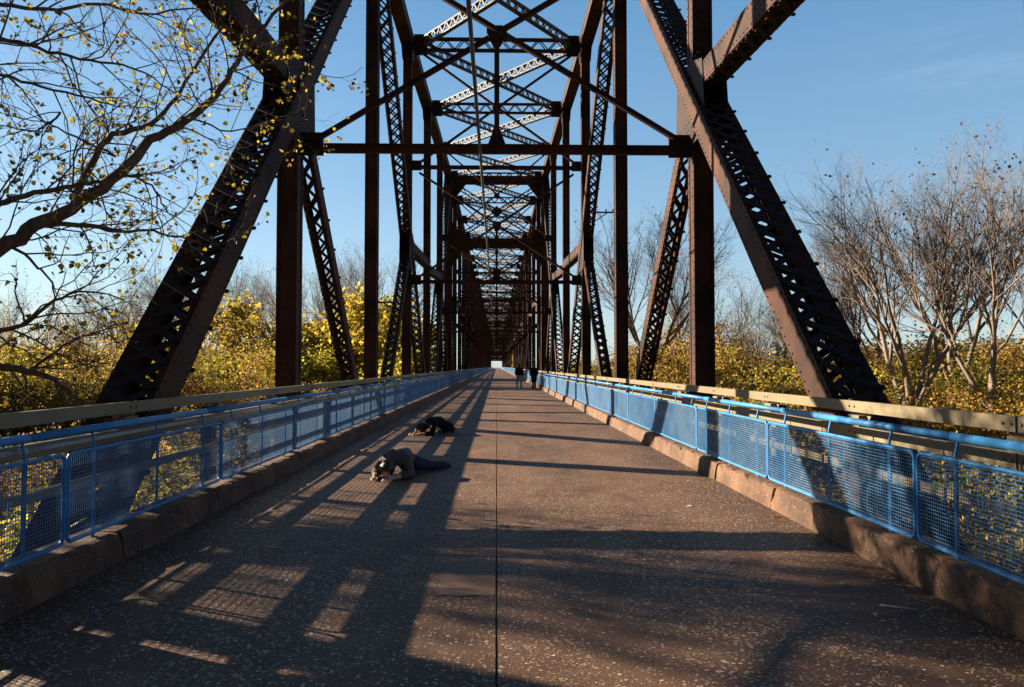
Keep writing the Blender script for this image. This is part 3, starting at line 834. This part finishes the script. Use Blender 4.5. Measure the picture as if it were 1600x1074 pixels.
# right side: golden thicket
for i in range(64):
    px = rr.uniform(985, 1650); Y = rr.uniform(26, 62); x = PX(px, Y)
    if x < 11.5: continue
    top = rr.uniform(528, 568) if Y > 38 else rr.uniform(570, 625)
    key = rr.choice(['gold_a', 'gold_b', 'gold_a', 'gold_b', 'olive_a'])
    plant(key, 'golden_tree' if key != 'olive_a' else 'olive_shrub', x, Y, HT(top, Y), rr.uniform(0, 6.28),
          'golden brown leafy tree in the thicket right of the bridge' if key != 'olive_a' else 'dull green leafy shrub in the thicket right of the bridge', 'tree' if key != 'olive_a' else 'shrub',
          'golden trees right of the bridge' if key != 'olive_a' else 'dull green shrubs right of the bridge', wid=1.1)
for i in range(26):
    Y = rr.uniform(62, 240); x = rr.uniform(13, 28) + Y * .06
    key = rr.choice(['gold_a', 'gold_b', 'bare_c', 'olive_a'])
    if key == 'bare_c': plant(key, 'bare_tree', x, Y, rr.uniform(14, 18), rr.uniform(0, 6.28), 'far bare tree along the right bank beyond the golden thicket', 'tree', 'far bare trees on the right')
    else: plant(key, 'golden_tree', x, Y, rr.uniform(9, 13), rr.uniform(0, 6.28), 'far golden tree seen between the right hand truss posts', 'tree', 'far golden trees on the right', wid=1.2)
# left side: bright yellow trees
for key, px, Y, top, rot, lab in (
        ('yellow_a', 500, 58, 462, .4, 'bright yellow leafy tree behind the laced sub diagonal left of the road'),
        ('yellow_b', 450, 56, 535, 1.4, 'bright yellow tree partly behind the first post left of the road'),
        ('yellow_a', 550, 64, 470, 2.6, 'yellow leafy tree beside the second post left of the road'),
        ('yellow_b', 585, 92, 475, 4.1, 'yellow tree low behind the third post left of the road'),
        ('yellow_b', 535, 52, 545, 5.2, 'lower greenish yellow tree just behind the left railing')):
    plant(key, 'yellow_tree', PX(px, Y), Y, HT(top, Y), rot, lab, 'tree', 'yellow trees left of the bridge', wid=1.15)
for key, px, Y, top, rot, lab in (
        ('bare_c', 385, 80, 400, .5, 'slender bare tree left of the first post, trunk upright'),
        ('bare_b', 340, 66, 385, 1.6, 'bare tree behind the leaning laced diagonal on the left'),
        ('bare_c', 560, 75, 385, 2.1, 'bare tree whose twigs show above the yellow trees'),
        ('bare_a', 610, 85, 375, 3.3, 'far bare tree between the second and third posts on the left'),
        ('bare_b', 500, 66, 420, 5.0, 'bare tree behind the brightest yellow tree'),
        ('bare_a', 240, 64, 420, 4.4, 'bare tree low behind the cottonwood branches'),
        ('bare_b', 60, 52, 430, 0.7, 'bare tree near the left edge under the thick limb'),
        ('bare_a', 300, 74, 395, 1.1, 'tall hazy bare tree behind the foot of the leaning diagonal'),
        ('bare_b', 420, 86, 392, 2.2, 'tall bare tree just left of the first post, behind the others'),
        ('bare_c', 530, 92, 378, 3.7, 'tall thin bare tree between the laced sub diagonal and the second post'),
        ('bare_a', 480, 98, 400, 0.2, 'far bare tree directly behind the laced sub diagonal'),
        ('bare_b', 190, 70, 410, 5.5, 'bare tree in the haze under the thick limb'),
        ('bare_c', 10, 60, 425, 4.2, 'bare tree at the far left edge of the picture'),
        ('bare_c', 150, 50, 440, 2.9, 'small bare tree below the cottonwood limb')):
    plant(key, 'bare_tree', PX(px, Y), Y, HT(top, Y), rot, lab, 'tree', 'bare trees left of the bridge')
for i in range(44):
    px = rr.uniform(-160, 430); Y = rr.uniform(40, 76); top = rr.uniform(440, 590)
    key = rr.choice(['sparse', 'sparse', 'gold_b', 'yellow_b', 'olive_a', 'gold_a'])
    x = PX(px, Y)
    if x > -8.5: continue
    if key == 'sparse': plant(key, 'sparse_tree', x, Y, HT(min(top, 490), Y), rr.uniform(0, 6.28), 'thin tree with scattered yellow leaves in the tangle left of the bridge', 'tree', 'sparse yellow trees left of the bridge')
    elif key == 'olive_a': plant(key, 'olive_shrub', x, Y, HT(max(top, 570), Y), rr.uniform(0, 6.28), 'dull green shrub in the tangle left of the bridge', 'shrub', 'dull green shrubs left of the bridge', wid=1.2)
    else: plant(key, 'golden_tree', x, Y, HT(max(top, 545), Y), rr.uniform(0, 6.28), 'golden leafy tree in the tangle left of the bridge', 'tree', 'golden trees left of the bridge', wid=1.2)
for i in range(30):
    Y = rr.uniform(62, 250); x = -rr.uniform(16, 36) - Y * .08
    key = rr.choice(['yellow_a', 'gold_b', 'bare_c', 'olive_a', 'yellow_b'])
    if key == 'bare_c': plant(key, 'bare_tree', x, Y, rr.uniform(13, 17), rr.uniform(0, 6.28), 'far bare tree along the left bank beyond the yellow trees', 'tree', 'far bare trees on the left')
    else: plant(key, 'yellow_tree', x, Y, rr.uniform(8.5, 11), rr.uniform(0, 6.28), 'far yellowing tree seen between the left hand truss posts', 'tree', 'far yellow trees on the left', wid=1.2)
# distant wood as one mass
def far_wood():
    mb = MB(); r2 = random.Random(4)
    for i in range(9000):
        sx = r2.choice((-1, 1)); Y = r2.uniform(150, 900); x = sx * (r2.uniform(14, 60) + (0 if Y < 540 else r2.uniform(-40, 60))) * (1 + Y / 260)
        leaf(mb, V((x, Y, -7 + abs(r2.gauss(0, 4.2)))), 2.2, r2)
    tag(mb.build('far_wood', L_OLIVE), 'distant brown green woods along both banks', 'woods', kind='stuff')
far_wood()

# the near cottonwood whose limbs hang over the left railing
def cottonwood():
    r2 = random.Random(17); root = V((-10.2, 8.0, -7.1))
    t = empty('cottonwood_tree', root, 'near cottonwood with thick limbs and scattered yellow leaves reaching over the left railing', 'tree')
    tr = MB(); tw = MB(); lf = MB()
    base = [root, V((-10.3, 8.0, -4)), V((-10.1, 8.1, -1)), V((-9.9, 8.2, 1.5)), V((-10.0, 8.3, 4.5)), V((-9.7, 8.5, 7.5)), V((-9.4, 8.6, 10.5))]
    tr.tube(base, [.42, .36, .32, .28, .2, .15, .09], 12)
    def limb(pix, Ys, r0, r1, start=None, dens=1., leafd=1., tw_len=1.3):
        pts = [at(px, py, Ys[0] + (Ys[1] - Ys[0]) * i / (len(pix) - 1)) for i, (px, py) in enumerate(pix)]
        if start is not None: pts = [start] + pts
        sm = []
        for i in range(len(pts) - 1):
            a = pts[max(i - 1, 0)]; b = pts[i]; c = pts[i + 1]; d = pts[min(i + 2, len(pts) - 1)]
            for k in range(4):
                u = k / 4
                q = .5 * ((2 * b) + (-a + c) * u + (2 * a - 5 * b + 4 * c - d) * u * u + (-a + 3 * b - 3 * c + d) * u ** 3)
                sm.append(q + V((r2.gauss(0, 1), r2.gauss(0, 1), r2.gauss(0, 1))) * .012)
        sm.append(pts[-1]); n = len(sm)
        rad = [r0 + (r1 - r0) * (i / (n - 1)) for i in range(n)]
        tr.tube(sm, rad, 9 if r0 > .05 else 6)
        spec = dict(seg=[7, 5, 4], wob=.2, up=[-.01, .0, -.02], kids=[4, 3], t0=[.2, .2], ang=[42, 45], len=[.5, .5], rad=[.55, .55], taper=.35)
        tips = []
        k0 = 4 if start is not None else 0
        for i in range(k0, n - 1):
            if r2.random() < .62 * dens:
                dd = (sm[i + 1] - sm[i]).normalized(); ax = dd.orthogonal().normalized(); ax.rotate(Quaternion(dd, r2.uniform(0, 6.283)))
                nd = dd.copy(); nd.rotate(Quaternion(ax, R(r2.gauss(45, 12))))
                nd.y *= .7; nd.normalize()
                grow(r2, tw, tips, sm[i], nd, tw_len * r2.uniform(.5, 1.2), min(.012, rad[i] * .6), 0, 2, spec)
        for pts_, lv in tips:
            if r2.random() < .6 * leafd:
                for k in range(r2.choice((1, 1, 2, 3))):
                    leaf(lf, pts_[r2.randrange(1, len(pts_))] + V((r2.gauss(0, .03), r2.gauss(0, .03), r2.gauss(-.02, .03))), .056, r2, True)
    b3, b4, b5 = base[3], base[4], base[5]
    limb([(-150, 470), (0, 392), (60, 355), (130, 318), (190, 270), (235, 222), (290, 188), (335, 150), (368, 95), (400, 50), (445, -10)], (8.6, 10.4), .105, .02, b3)
    limb([(120, 315), (150, 245), (180, 212), (235, 192), (275, 150), (330, 60), (380, -20)], (9.3, 10.6), .05, .015)
    limb([(-60, 330), (0, 323), (60, 302), (118, 292), (160, 286), (203, 274), (246, 300), (262, 332)], (8.4, 9.8), .05, .008, b4)
    limb([(-80, 40), (0, 62), (60, 76), (123, 92), (190, 102), (250, 130), (300, 165)], (8.6, 10.0), .035, .006, b5)
    limb([(-60, 108), (0, 118), (50, 132), (123, 150), (185, 166), (240, 170)], (8.8, 10.2), .032, .006, b5)
    limb([(-100, -30), (0, 5), (70, 15), (150, 5), (220, 20), (300, 10), (360, 45)], (8.8, 10.5), .035, .006, b5, leafd=1.3)
    limb([(60, 352), (147, 355), (184, 363), (230, 362), (283, 372), (325, 385)], (9.0, 9.9), .035, .006)
    limb([(22, 386), (67, 418), (92, 455), (95, 500)], (8.8, 9.2), .022, .005)
    limb([(-60, 530), (0, 522), (49, 507), (92, 473), (140, 455), (200, 470)], (8.2, 9.0), .045, .006, b3)
    limb([(-60, 565), (0, 570), (55, 580), (105, 600), (140, 640), (152, 700)], (8.0, 8.8), .06, .012, b3, leafd=.6)
    limb([(55, 580), (110, 540), (160, 520), (205, 503)], (8.4, 9.2), .02, .005)
    limb([(300, 186), (360, 205), (420, 190), (470, 180)], (9.9, 10.6), .014, .004, leafd=1.2)
    limb([(360, 110), (420, 95), (480, 105), (530, 120), (566, 102)], (9.9, 10.6), .010, .003, dens=.45, leafd=1.2, tw_len=.5)
    limb([(330, 150), (325, 105), (322, 60), (330, 20)], (10, 10.4), .018, .005)
    limb([(246, 300), (250, 345), (270, 380)], (9.6, 9.9), .012, .004)
    limb([(100, 180), (60, 205), (20, 200), (-30, 190)], (9.2, 8.9), .014, .005)
    limb([(180, 245), (120, 215), (70, 190), (30, 150)], (9.5, 9.2), .018, .005)
    tr.build('trunk', BARK2, t); tw.build('twigs', BARK2, t); lf.build('foliage', L_NEAR, t)
    print('cottonwood', len(tr.f), len(tw.f), len(lf.f))
cottonwood()
# trees toward the sun, which dapple the road
for key, x, y, h, rot, lab in (('sparse', -23, 17, 17.5, .8, 'tall sparse tree beyond the left railing out towards the sun'),
                               ('leafy', -20.0, 15.0, 20.5, 1.3, 'leafier autumn tree just behind the thin trees past the left railing'),
                               ('sparse', -20, 13.5, 15.0, 3.1, 'sparse leafed tree beyond the near cottonwood')):
    plant(key, 'bare_tree' if key == 'bare_b' else 'sparse_tree', x, y, h, rot, lab, 'tree', 'trees close to the left side of the bridge')
for i in range(12):
    y_ = rr.uniform(9, 30); x_ = -rr.uniform(9.5, 14)
    plant(rr.choice(['gold_b', 'yellow_b', 'olive_a']), 'low_shrub', x_, y_, rr.uniform(5.6, 6.9), rr.uniform(0, 6.28), 'low leafy shrub seen through the mesh of the shaded railing', 'shrub', 'low shrubs beside the bridge on the left', wid=1.3)
for i in range(9):
    y_ = rr.uniform(7, 24); x_ = rr.uniform(9.5, 13)
    plant(rr.choice(['gold_b', 'olive_a', 'gold_a']), 'low_shrub', x_, y_, rr.uniform(5.6, 6.9), rr.uniform(0, 6.28), 'low leafy shrub seen through the mesh of the sunlit railing', 'shrub', 'low shrubs beside the bridge on the right', wid=1.3)
# yellow sapling leaning over the far right railing
plant('yellow_a', 'yellow_sapling', 4.4, 165, 11.5, 1.0, 'small yellow sapling poking up by the far right railing', 'tree', None, wid=.13)

# ------------------------------------------------------------------ people
def skin_obj(name, joints, bones, mat, parent, root=0, vox=.0125, smooth=5):
    """one continuous surface grown round a skeleton: ellipsoids swept along each bone, fused and smoothed"""
    mb = MB(); n, m = 10, 7
    def rr_(r): return (r, r) if isinstance(r, (int, float)) else r
    def ell(c, rx, ro):
        vs = []
        for jj in range(1, m):
            b = math.pi * jj / m
            for ii in range(n):
                a = 2 * math.pi * ii / n
                vs.append(c + V((math.sin(b) * math.cos(a) * rx, math.sin(b) * math.sin(a) * ro, math.cos(b) * ro)))
        t = len(vs); vs += [c + V((0, 0, ro)), c - V((0, 0, ro))]
        fs = [(jj * n + ii, (jj + 1) * n + ii, (jj + 1) * n + (ii + 1) % n, jj * n + (ii + 1) % n) for jj in range(m - 2) for ii in range(n)]
        fs += [(t, ii, (ii + 1) % n) for ii in range(n)] + [(t + 1, (m - 2) * n + (ii + 1) % n, (m - 2) * n + ii) for ii in range(n)]
        mb.add(vs, fs, True)
    for a, b in bones:
        pa, ra = joints[a][0], rr_(joints[a][1]); pb, rb = joints[b][0], rr_(joints[b][1])
        k = max(2, int((pb - pa).length / (min(ra[1], rb[1]) * .4)) + 1)
        for q in range(k + 1):
            t = q / k; ell(pa.lerp(pb, t), ra[0] + (rb[0] - ra[0]) * t, ra[1] + (rb[1] - ra[1]) * t)
    me = mb.mesh(name, mat); o = bpy.data.objects.new(name, me); C.objects.link(o)
    r = o.modifiers.new('Remesh', 'REMESH'); r.mode = 'VOXEL'; r.voxel_size = vox; r.use_smooth_shade = True
    sm = o.modifiers.new('Smooth', 'SMOOTH'); sm.factor = .5; sm.iterations = smooth
    dg = bpy.context.evaluated_depsgraph_get(); dg.update()
    m2 = bpy.data.meshes.new_from_object(o.evaluated_get(dg))
    o.modifiers.clear(); o.data = m2
    m2.materials.clear(); m2.materials.append(mat)
    m2.polygons.foreach_set('use_smooth', [True] * len(m2.polygons))
    if parent: o.parent = parent
    return o
def blob(name, c, r, mat, parent, squash=(1, 1, 1), seed=0, cut=None, amp=.04):
    mb = MB(); n, m = 14, 10; rr_ = random.Random(seed); vs = []
    for j in range(m + 1):
        for i in range(n):
            a = 2 * math.pi * i / n; b = math.pi * j / m
            k = r * (1 + rr_.uniform(-amp, amp))
            vs.append(V(c) + V((math.sin(b) * math.cos(a) * squash[0], math.sin(b) * math.sin(a) * squash[1], math.cos(b) * squash[2])) * k)
    fs = [(j * n + i, (j + 1) * n + i, (j + 1) * n + (i + 1) % n, j * n + (i + 1) % n) for j in range(m) for i in range(n)]
    if cut: fs = [f for f in fs if cut(sum((vs[i] for i in f), V()) / 4 - V(c))]
    mb.add(vs, fs, True)
    me = mb.mesh(name, mat); o = bpy.data.objects.new(name, me); C.objects.link(o); o.parent = parent
    return o

def walker(x, y, facing, label, top, leg, coat, stride):
    """upright, walking away; local +Y is forward"""
    t = empty('person', (x, y, 0), label, 'person'); t.rotation_euler = (0, 0, facing)
    s = stride
    hipL, hipR = V((-.09, 0, .92)), V((.09, 0, .92))
    knL, knR = V((-.10, .06 + s * .2, .5)), V((.10, .04 - s * .12, .5))
    anL, anR = V((-.10, s * .28, .085)), V((.10, -s * .34, .11))
    J = [(V((0, 0, .98)), .13), (V((0, .01, 1.2)), (.15, .11)), (V((0, .01, 1.40)), (.17, .10)), (V((0, .02, 1.52)), .055), (V((0, .035, 1.60)), (.072, .085)), (V((0, .04, 1.69)), (.07, .088)),
         (hipL, .09), (knL, .062), (anL, .042), (anL + V((0, .15, -.05)), .035),
         (hipR, .09), (knR, .062), (anR, .042), (anR + V((0, .15, -.06)), .035),
         (V((-.19, .0, 1.41)), .06), (V((-.25, -.05, 1.14)), .045), (V((-.22, .12, .97)), .034), (V((-.21, .18, .91)), .028),
         (V((.19, .0, 1.41)), .06), (V((.25, -.05, 1.14)), .045), (V((.22, .1, .95)), .034), (V((.21, .16, .88)), .028)]
    B = [(0, 1), (1, 2), (2, 3), (3, 4), (4, 5), (0, 6), (6, 7), (7, 8), (8, 9), (0, 10), (10, 11), (11, 12), (12, 13), (2, 14), (14, 15), (15, 16), (16, 17), (2, 18), (18, 19), (19, 20), (20, 21)]
    skin_obj('body', J, B, SKIN, t)
    zb = .62 if coat else .88
    j = [(V((0, 0, zb if coat else .95)), (.21, .16) if coat else (.185, .135)), (V((0, 0, 1.0)), (.2, .15)), (V((0, .01, 1.2)), (.195, .145)), (V((0, .01, 1.42)), (.2, .125)), (V((0, .02, 1.51)), .075),
         (V((-.20, .0, 1.42)), .085), (V((-.265, -.05, 1.14)), .07), (V((-.22, .12, .98)), .055),
         (V((.20, .0, 1.42)), .085), (V((.265, -.05, 1.14)), .07), (V((.22, .1, .96)), .055)]
    skin_obj('jacket', j, [(0, 1), (1, 2), (2, 3), (3, 4), (3, 5), (5, 6), (6, 7), (3, 8), (8, 9), (9, 10)], top, t, 1)
    j = [(V((0, 0, .98)), (.175, .135)), (V((0, 0, .92)), (.19, .145)), (hipL, .115), (knL, .085), (anL + V((0, 0, .03)), .068), (hipR, .115), (knR, .085), (anR + V((0, 0, .03)), .068)]
    skin_obj('trousers', j, [(0, 1), (1, 2), (2, 3), (3, 4), (1, 5), (5, 6), (6, 7)], leg, t)
    for a in (anL, anR):
        skin_obj('shoe', [(a + V((0, -.05, -.035)), .05), (a + V((0, .07, -.045)), .05), (a + V((0, .17, -.05)), .038)], [(0, 1), (1, 2)], SHOE, t)
    blob('hair', (0, .015, 1.665), .118, HAIRB, t, (.92, 1.05, 1.15), 3, lambda p: not (p.y > .055 and p.z < .05))
    skin_obj('hair_fall', [(V((0, -.06, 1.66)), .075), (V((0, -.09, 1.54)), (.10, .05)), (V((0, -.10, 1.43)), (.09, .035))], [(0, 1), (1, 2)], HAIRB, t)
    return t
walker(1.60, 51.0, R(8), 'person walking away in a dark jacket and pale jeans far down the bridge', BLACKC, PALE, False, 1.)
walker(2.62, 50.4, R(4), 'person walking away in a long black coat and dark trousers close to the right curb', BLACKC, BLACKC, True, -.8)

def fingers(J, B, wi, palm, fwd, side, dwn, thumb):
    """five short bent chains rooted in the palm"""
    for k in range(4):
        L = (.075, .088, .082, .062)[k]; o = palm + side * ((k - 1.5) * .019) + fwd * .05
        a = len(J); J += [(o, .0095), (o + fwd * L * .55 + dwn * -.012, .0088), (o + fwd * L * .95 + dwn * .02, .0075)]
        B += [(wi, a), (a, a + 1), (a + 1, a + 2)]
    o = palm + side * thumb * .035 + fwd * .005
    a = len(J); J += [(o, .0105), (o + fwd * .035 + side * thumb * .028, .0095), (o + fwd * .065 + side * thumb * .03 + dwn * .012, .008)]
    B += [(wi, a), (a, a + 1), (a + 1, a + 2)]

def crouched(x, y, facing, label, top, leg, hairm, legdir, mirror=1, panel=False):
    """lying on the road propped on the elbows, head bowed to the ground; local +Y is toward the head"""
    t = empty('person', (x, y, 0), label, 'person'); t.rotation_euler = (0, 0, facing)
    m = mirror
    def Q(a, b, c): return V((a * m, b, c))
    pel = Q(.05, -.34, .18); sp1 = Q(.03, -.16, .295); ch = Q(0, .05, .30); nk = Q(-.01, .21, .265); hd = Q(-.02, .335, .165); hd2 = Q(-.02, .37, .105)
    shL, shR = Q(-.19, .07, .27), Q(.19, .07, .26)
    elL, elR = Q(-.32, .16, .06), Q(.33, .15, .06)
    wrL, wrR = Q(-.17, .42, .045), Q(.16, .42, .045)
    l = V(legdir).normalized(); l = V((l.x * m, l.y, 0))
    px_ = V((-l.y, l.x, 0)) * m
    hL, hR = pel + px_ * .1 + l * .05, pel - px_ * .1 + l * .05
    kL, kR = pel + px_ * .16 + l * .40, pel - px_ * .12 + l * .42
    kL.z = kR.z = .088
    aL, aR = pel + px_ * .10 + l * .72, pel - px_ * .16 + l * .75
    aL.z = aR.z = .066
    fL, fR = aL + l * .16 + V((0, 0, -.025)), aR + l * .15 + V((0, 0, -.026))
    J = [(pel, (.15, .12)), (sp1, (.14, .11)), (ch, (.16, .11)), (nk, .058), (hd, (.075, .085)), (hd2, (.062, .07)),
         (hL, .09), (kL, .06), (aL, .042), (fL, .034), (hR, .09), (kR, .06), (aR, .042), (fR, .034),
         (shL, .06), (elL, .045), (wrL, .03), (wrL + Q(.03, .06, -.01), (.036, .018)),
         (shR, .06), (elR, .045), (wrR, .03), (wrR + Q(-.03, .06, -.01), (.036, .018))]
    B = [(0, 1), (1, 2), (2, 3), (3, 4), (4, 5), (0, 6), (6, 7), (7, 8), (8, 9), (0, 10), (10, 11), (11, 12), (12, 13), (2, 14), (14, 15), (15, 16), (16, 17), (2, 18), (18, 19), (19, 20), (20, 21)]
    f1 = Q(.35, .94, 0).normalized(); f2 = Q(-.35, .94, 0).normalized()
    fingers(J, B, 17, J[17][0], f1, V((f1.y, -f1.x, 0)) * m, V((0, 0, -1)), 1)
    fingers(J, B, 21, J[21][0], f2, V((f2.y, -f2.x, 0)) * m, V((0, 0, -1)), -1)
    skin_obj('body', J, B, SKIN, t, 0, .006, 3)
    j = [(pel + V((0, .02, .02)), (.17, .135)), (sp1 + V((0, 0, .015)), (.175, .135)), (ch + V((0, 0, .02)), (.19, .13)), (nk + V((0, -.03, 0)), .085),
         (shL, .085), (elL, .066), (elL.lerp(wrL, .45), .056), (shR, .085), (elR, .066), (elR.lerp(wrR, .45), .056)]
    jk = skin_obj('jacket', j, [(0, 1), (1, 2), (2, 3), (2, 4), (4, 5), (5, 6), (2, 7), (7, 8), (8, 9), (3, 4), (3, 7)], top, t, 1, .009, 4)
    j = [(pel, .165), (hL, .115), (kL, .082), (aL - l * .02, .062), (hR, .115), (kR, .082), (aR - l * .02, .062)]
    skin_obj('trousers', j, [(0, 1), (1, 2), (2, 3), (0, 4), (4, 5), (5, 6)], leg, t)
    for a, f in ((aL, fL), (aR, fR)):
        s = skin_obj('shoe', [(a - l * .01 + V((0, 0, -.0)), .052), (a + l * .08 + V((0, 0, -.015)), .05), (f, .038)], [(0, 1), (1, 2)], SHOE, t)
    hc = (hd + hd2) / 2
    blob('hair', hc + V((0, -.015, .045)), .125, hairm, t, (.9, 1.1, 1.0), 5, lambda p: not (p.y > .03 and p.z < -.03), .07)
    skin_obj('hair_fall', [(hd + V((0, -.05, .06)), .09), (hd + Q(.1, .02, .0), .05), (hd + Q(.13, .07, -.08), .035)], [(0, 1), (1, 2)], hairm, t)
    if panel:  # sunlight on the shoulder, painted as a white sheet over the jacket
        bm_ = MB(); c = shR + Q(.01, .0, .112)
        bm_.add([c + Q(-.06, -.09, .0), c + Q(.06, -.10, -.035), c + Q(.075, .04, -.05), c + Q(.02, .09, -.04), c + Q(-.06, .06, -.01)], [(0, 1, 2, 3, 4)] if m > 0 else [(4, 3, 2, 1, 0)])
        o = bm_.mesh('shoulder_sunspot', WHITE); q = bpy.data.objects.new('shoulder_sunspot', o); C.objects.link(q); q.parent = t
    return t
per_a = crouched(-1.41, 10.42, R(155), 'person in grey jacket and blue jeans lying on elbows, dark haired head bowed', GREYC, DENIM, HAIRD, (-.147, -.985, 0), 1, True)
per_b = crouched(-1.47, 16.75, R(118), 'person all in black lying curled low on the road farther back', BLACKC, BLACKC, HAIRB, (.883, -.469, 0), 1)

per_a.scale = (.92, .92, .92); per_b.scale = (.95, .95, .95)
# litter on the road
rl = random.Random(8)
for i in range(26):
    mb = MB(); px = rl.uniform(2.2, 2.98) if i < 14 else rl.uniform(-2.9, 2.6); y = rl.uniform(4.5, 15)
    leaf(mb, V((0, 0, 0)), .055, rl, True)
    zmin = min(v[2] for v in mb.v); mb.v = [(v[0], v[1], (v[2] - zmin) * .35 + .006) for v in mb.v]
    o = mb.build('fallen_leaf', L_NEAR if i % 3 else WHITE, loc=(px, y, 0))
    tag(o, 'dry leaf lying on the dark road', 'leaf', 'fallen leaves on the road')
mb = MB(); mb.tube([V((2.52, 4.72, .012)), V((2.63, 4.66, .014)), V((2.72, 4.63, .01))], .006, 6); tag(mb.build('dry_stalk', WHITE), 'pale dry stalk on the road below the right curb', 'twig')

# ------------------------------------------------------------------ camera, light, sky
cam = bpy.data.cameras.new('camera'); co = bpy.data.objects.new('camera', cam); C.objects.link(co)
cam.lens = 36 * FPX / 1600; cam.sensor_width = 36; cam.clip_end = 5000
co.location = (0, 0, EYE); co.rotation_euler = (R(90 + 1.841), 0, R(-1.228))
bpy.context.scene.camera = co
AZ, EL = 64.5, 20.4
sd = V((-math.sin(R(AZ)) * math.cos(R(EL)), math.cos(R(AZ)) * math.cos(R(EL)), math.sin(R(EL))))
sun = bpy.data.lights.new('sun', 'SUN'); sun.energy = 5.0; sun.angle = R(.5); sun.color = (1., .85, .64)
so = bpy.data.objects.new('sun', sun); C.objects.link(so); so.rotation_euler = (-sd).to_track_quat('-Z', 'Y').to_euler()
w = bpy.data.worlds.new('World'); bpy.context.scene.world = w; w.use_nodes = True
n = w.node_tree; bg = n.nodes['Background']
sky = n.nodes.new('ShaderNodeTexSky'); sky.sky_type = 'NISHITA'; sky.sun_disc = False
sky.sun_elevation = R(EL); sky.sun_rotation = R(-AZ); sky.air_density = 1.0; sky.dust_density = .4; sky.ozone_density = 1.6
tc = n.nodes.new('ShaderNodeTexCoord'); sx_ = n.nodes.new('ShaderNodeSeparateXYZ'); n.links.new(tc.outputs['Generated'], sx_.inputs[0])
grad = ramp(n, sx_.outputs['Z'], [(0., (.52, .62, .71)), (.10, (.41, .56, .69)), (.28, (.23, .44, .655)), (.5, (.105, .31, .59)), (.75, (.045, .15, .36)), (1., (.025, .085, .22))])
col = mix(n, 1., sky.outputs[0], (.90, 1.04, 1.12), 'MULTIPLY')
col = mix(n, 1., col, ramp(n, sx_.outputs['Z'], [(0., 1.), (.45, 1.), (.75, .5), (1., .3)]), 'MULTIPLY')  # sky dimmed towards the zenith to lower the ambient light on the road
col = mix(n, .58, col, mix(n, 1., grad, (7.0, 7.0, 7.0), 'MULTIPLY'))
# sky behind the camera dimmed to cut fill light; no woods are built there
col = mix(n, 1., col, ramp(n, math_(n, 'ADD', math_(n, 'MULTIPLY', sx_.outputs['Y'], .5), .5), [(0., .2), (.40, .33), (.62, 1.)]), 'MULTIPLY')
# a faint high streak of cirrus
cl = noise(n, 3.2, 5, .6, tc.outputs['Generated'], (1.2, 1.2, 9))
cm = math_(n, 'MULTIPLY', ramp(n, cl, [(.5, 0.), (.8, .16)]), ramp(n, sx_.outputs['X'], [(.38, 0.), (.5, 1.), (.7, 0.)]))
cm = math_(n, 'MULTIPLY', cm, ramp(n, sx_.outputs['Z'], [(.26, 0.), (.34, 1.), (.42, 0.)]))
col = mix(n, cm, col, (6.5, 7.5, 8.5))
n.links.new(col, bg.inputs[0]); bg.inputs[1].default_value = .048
vs_ = bpy.context.scene.view_settings
vs_.view_transform = 'Standard'; vs_.look = 'None'; vs_.exposure = 1.75; vs_.gamma = 1
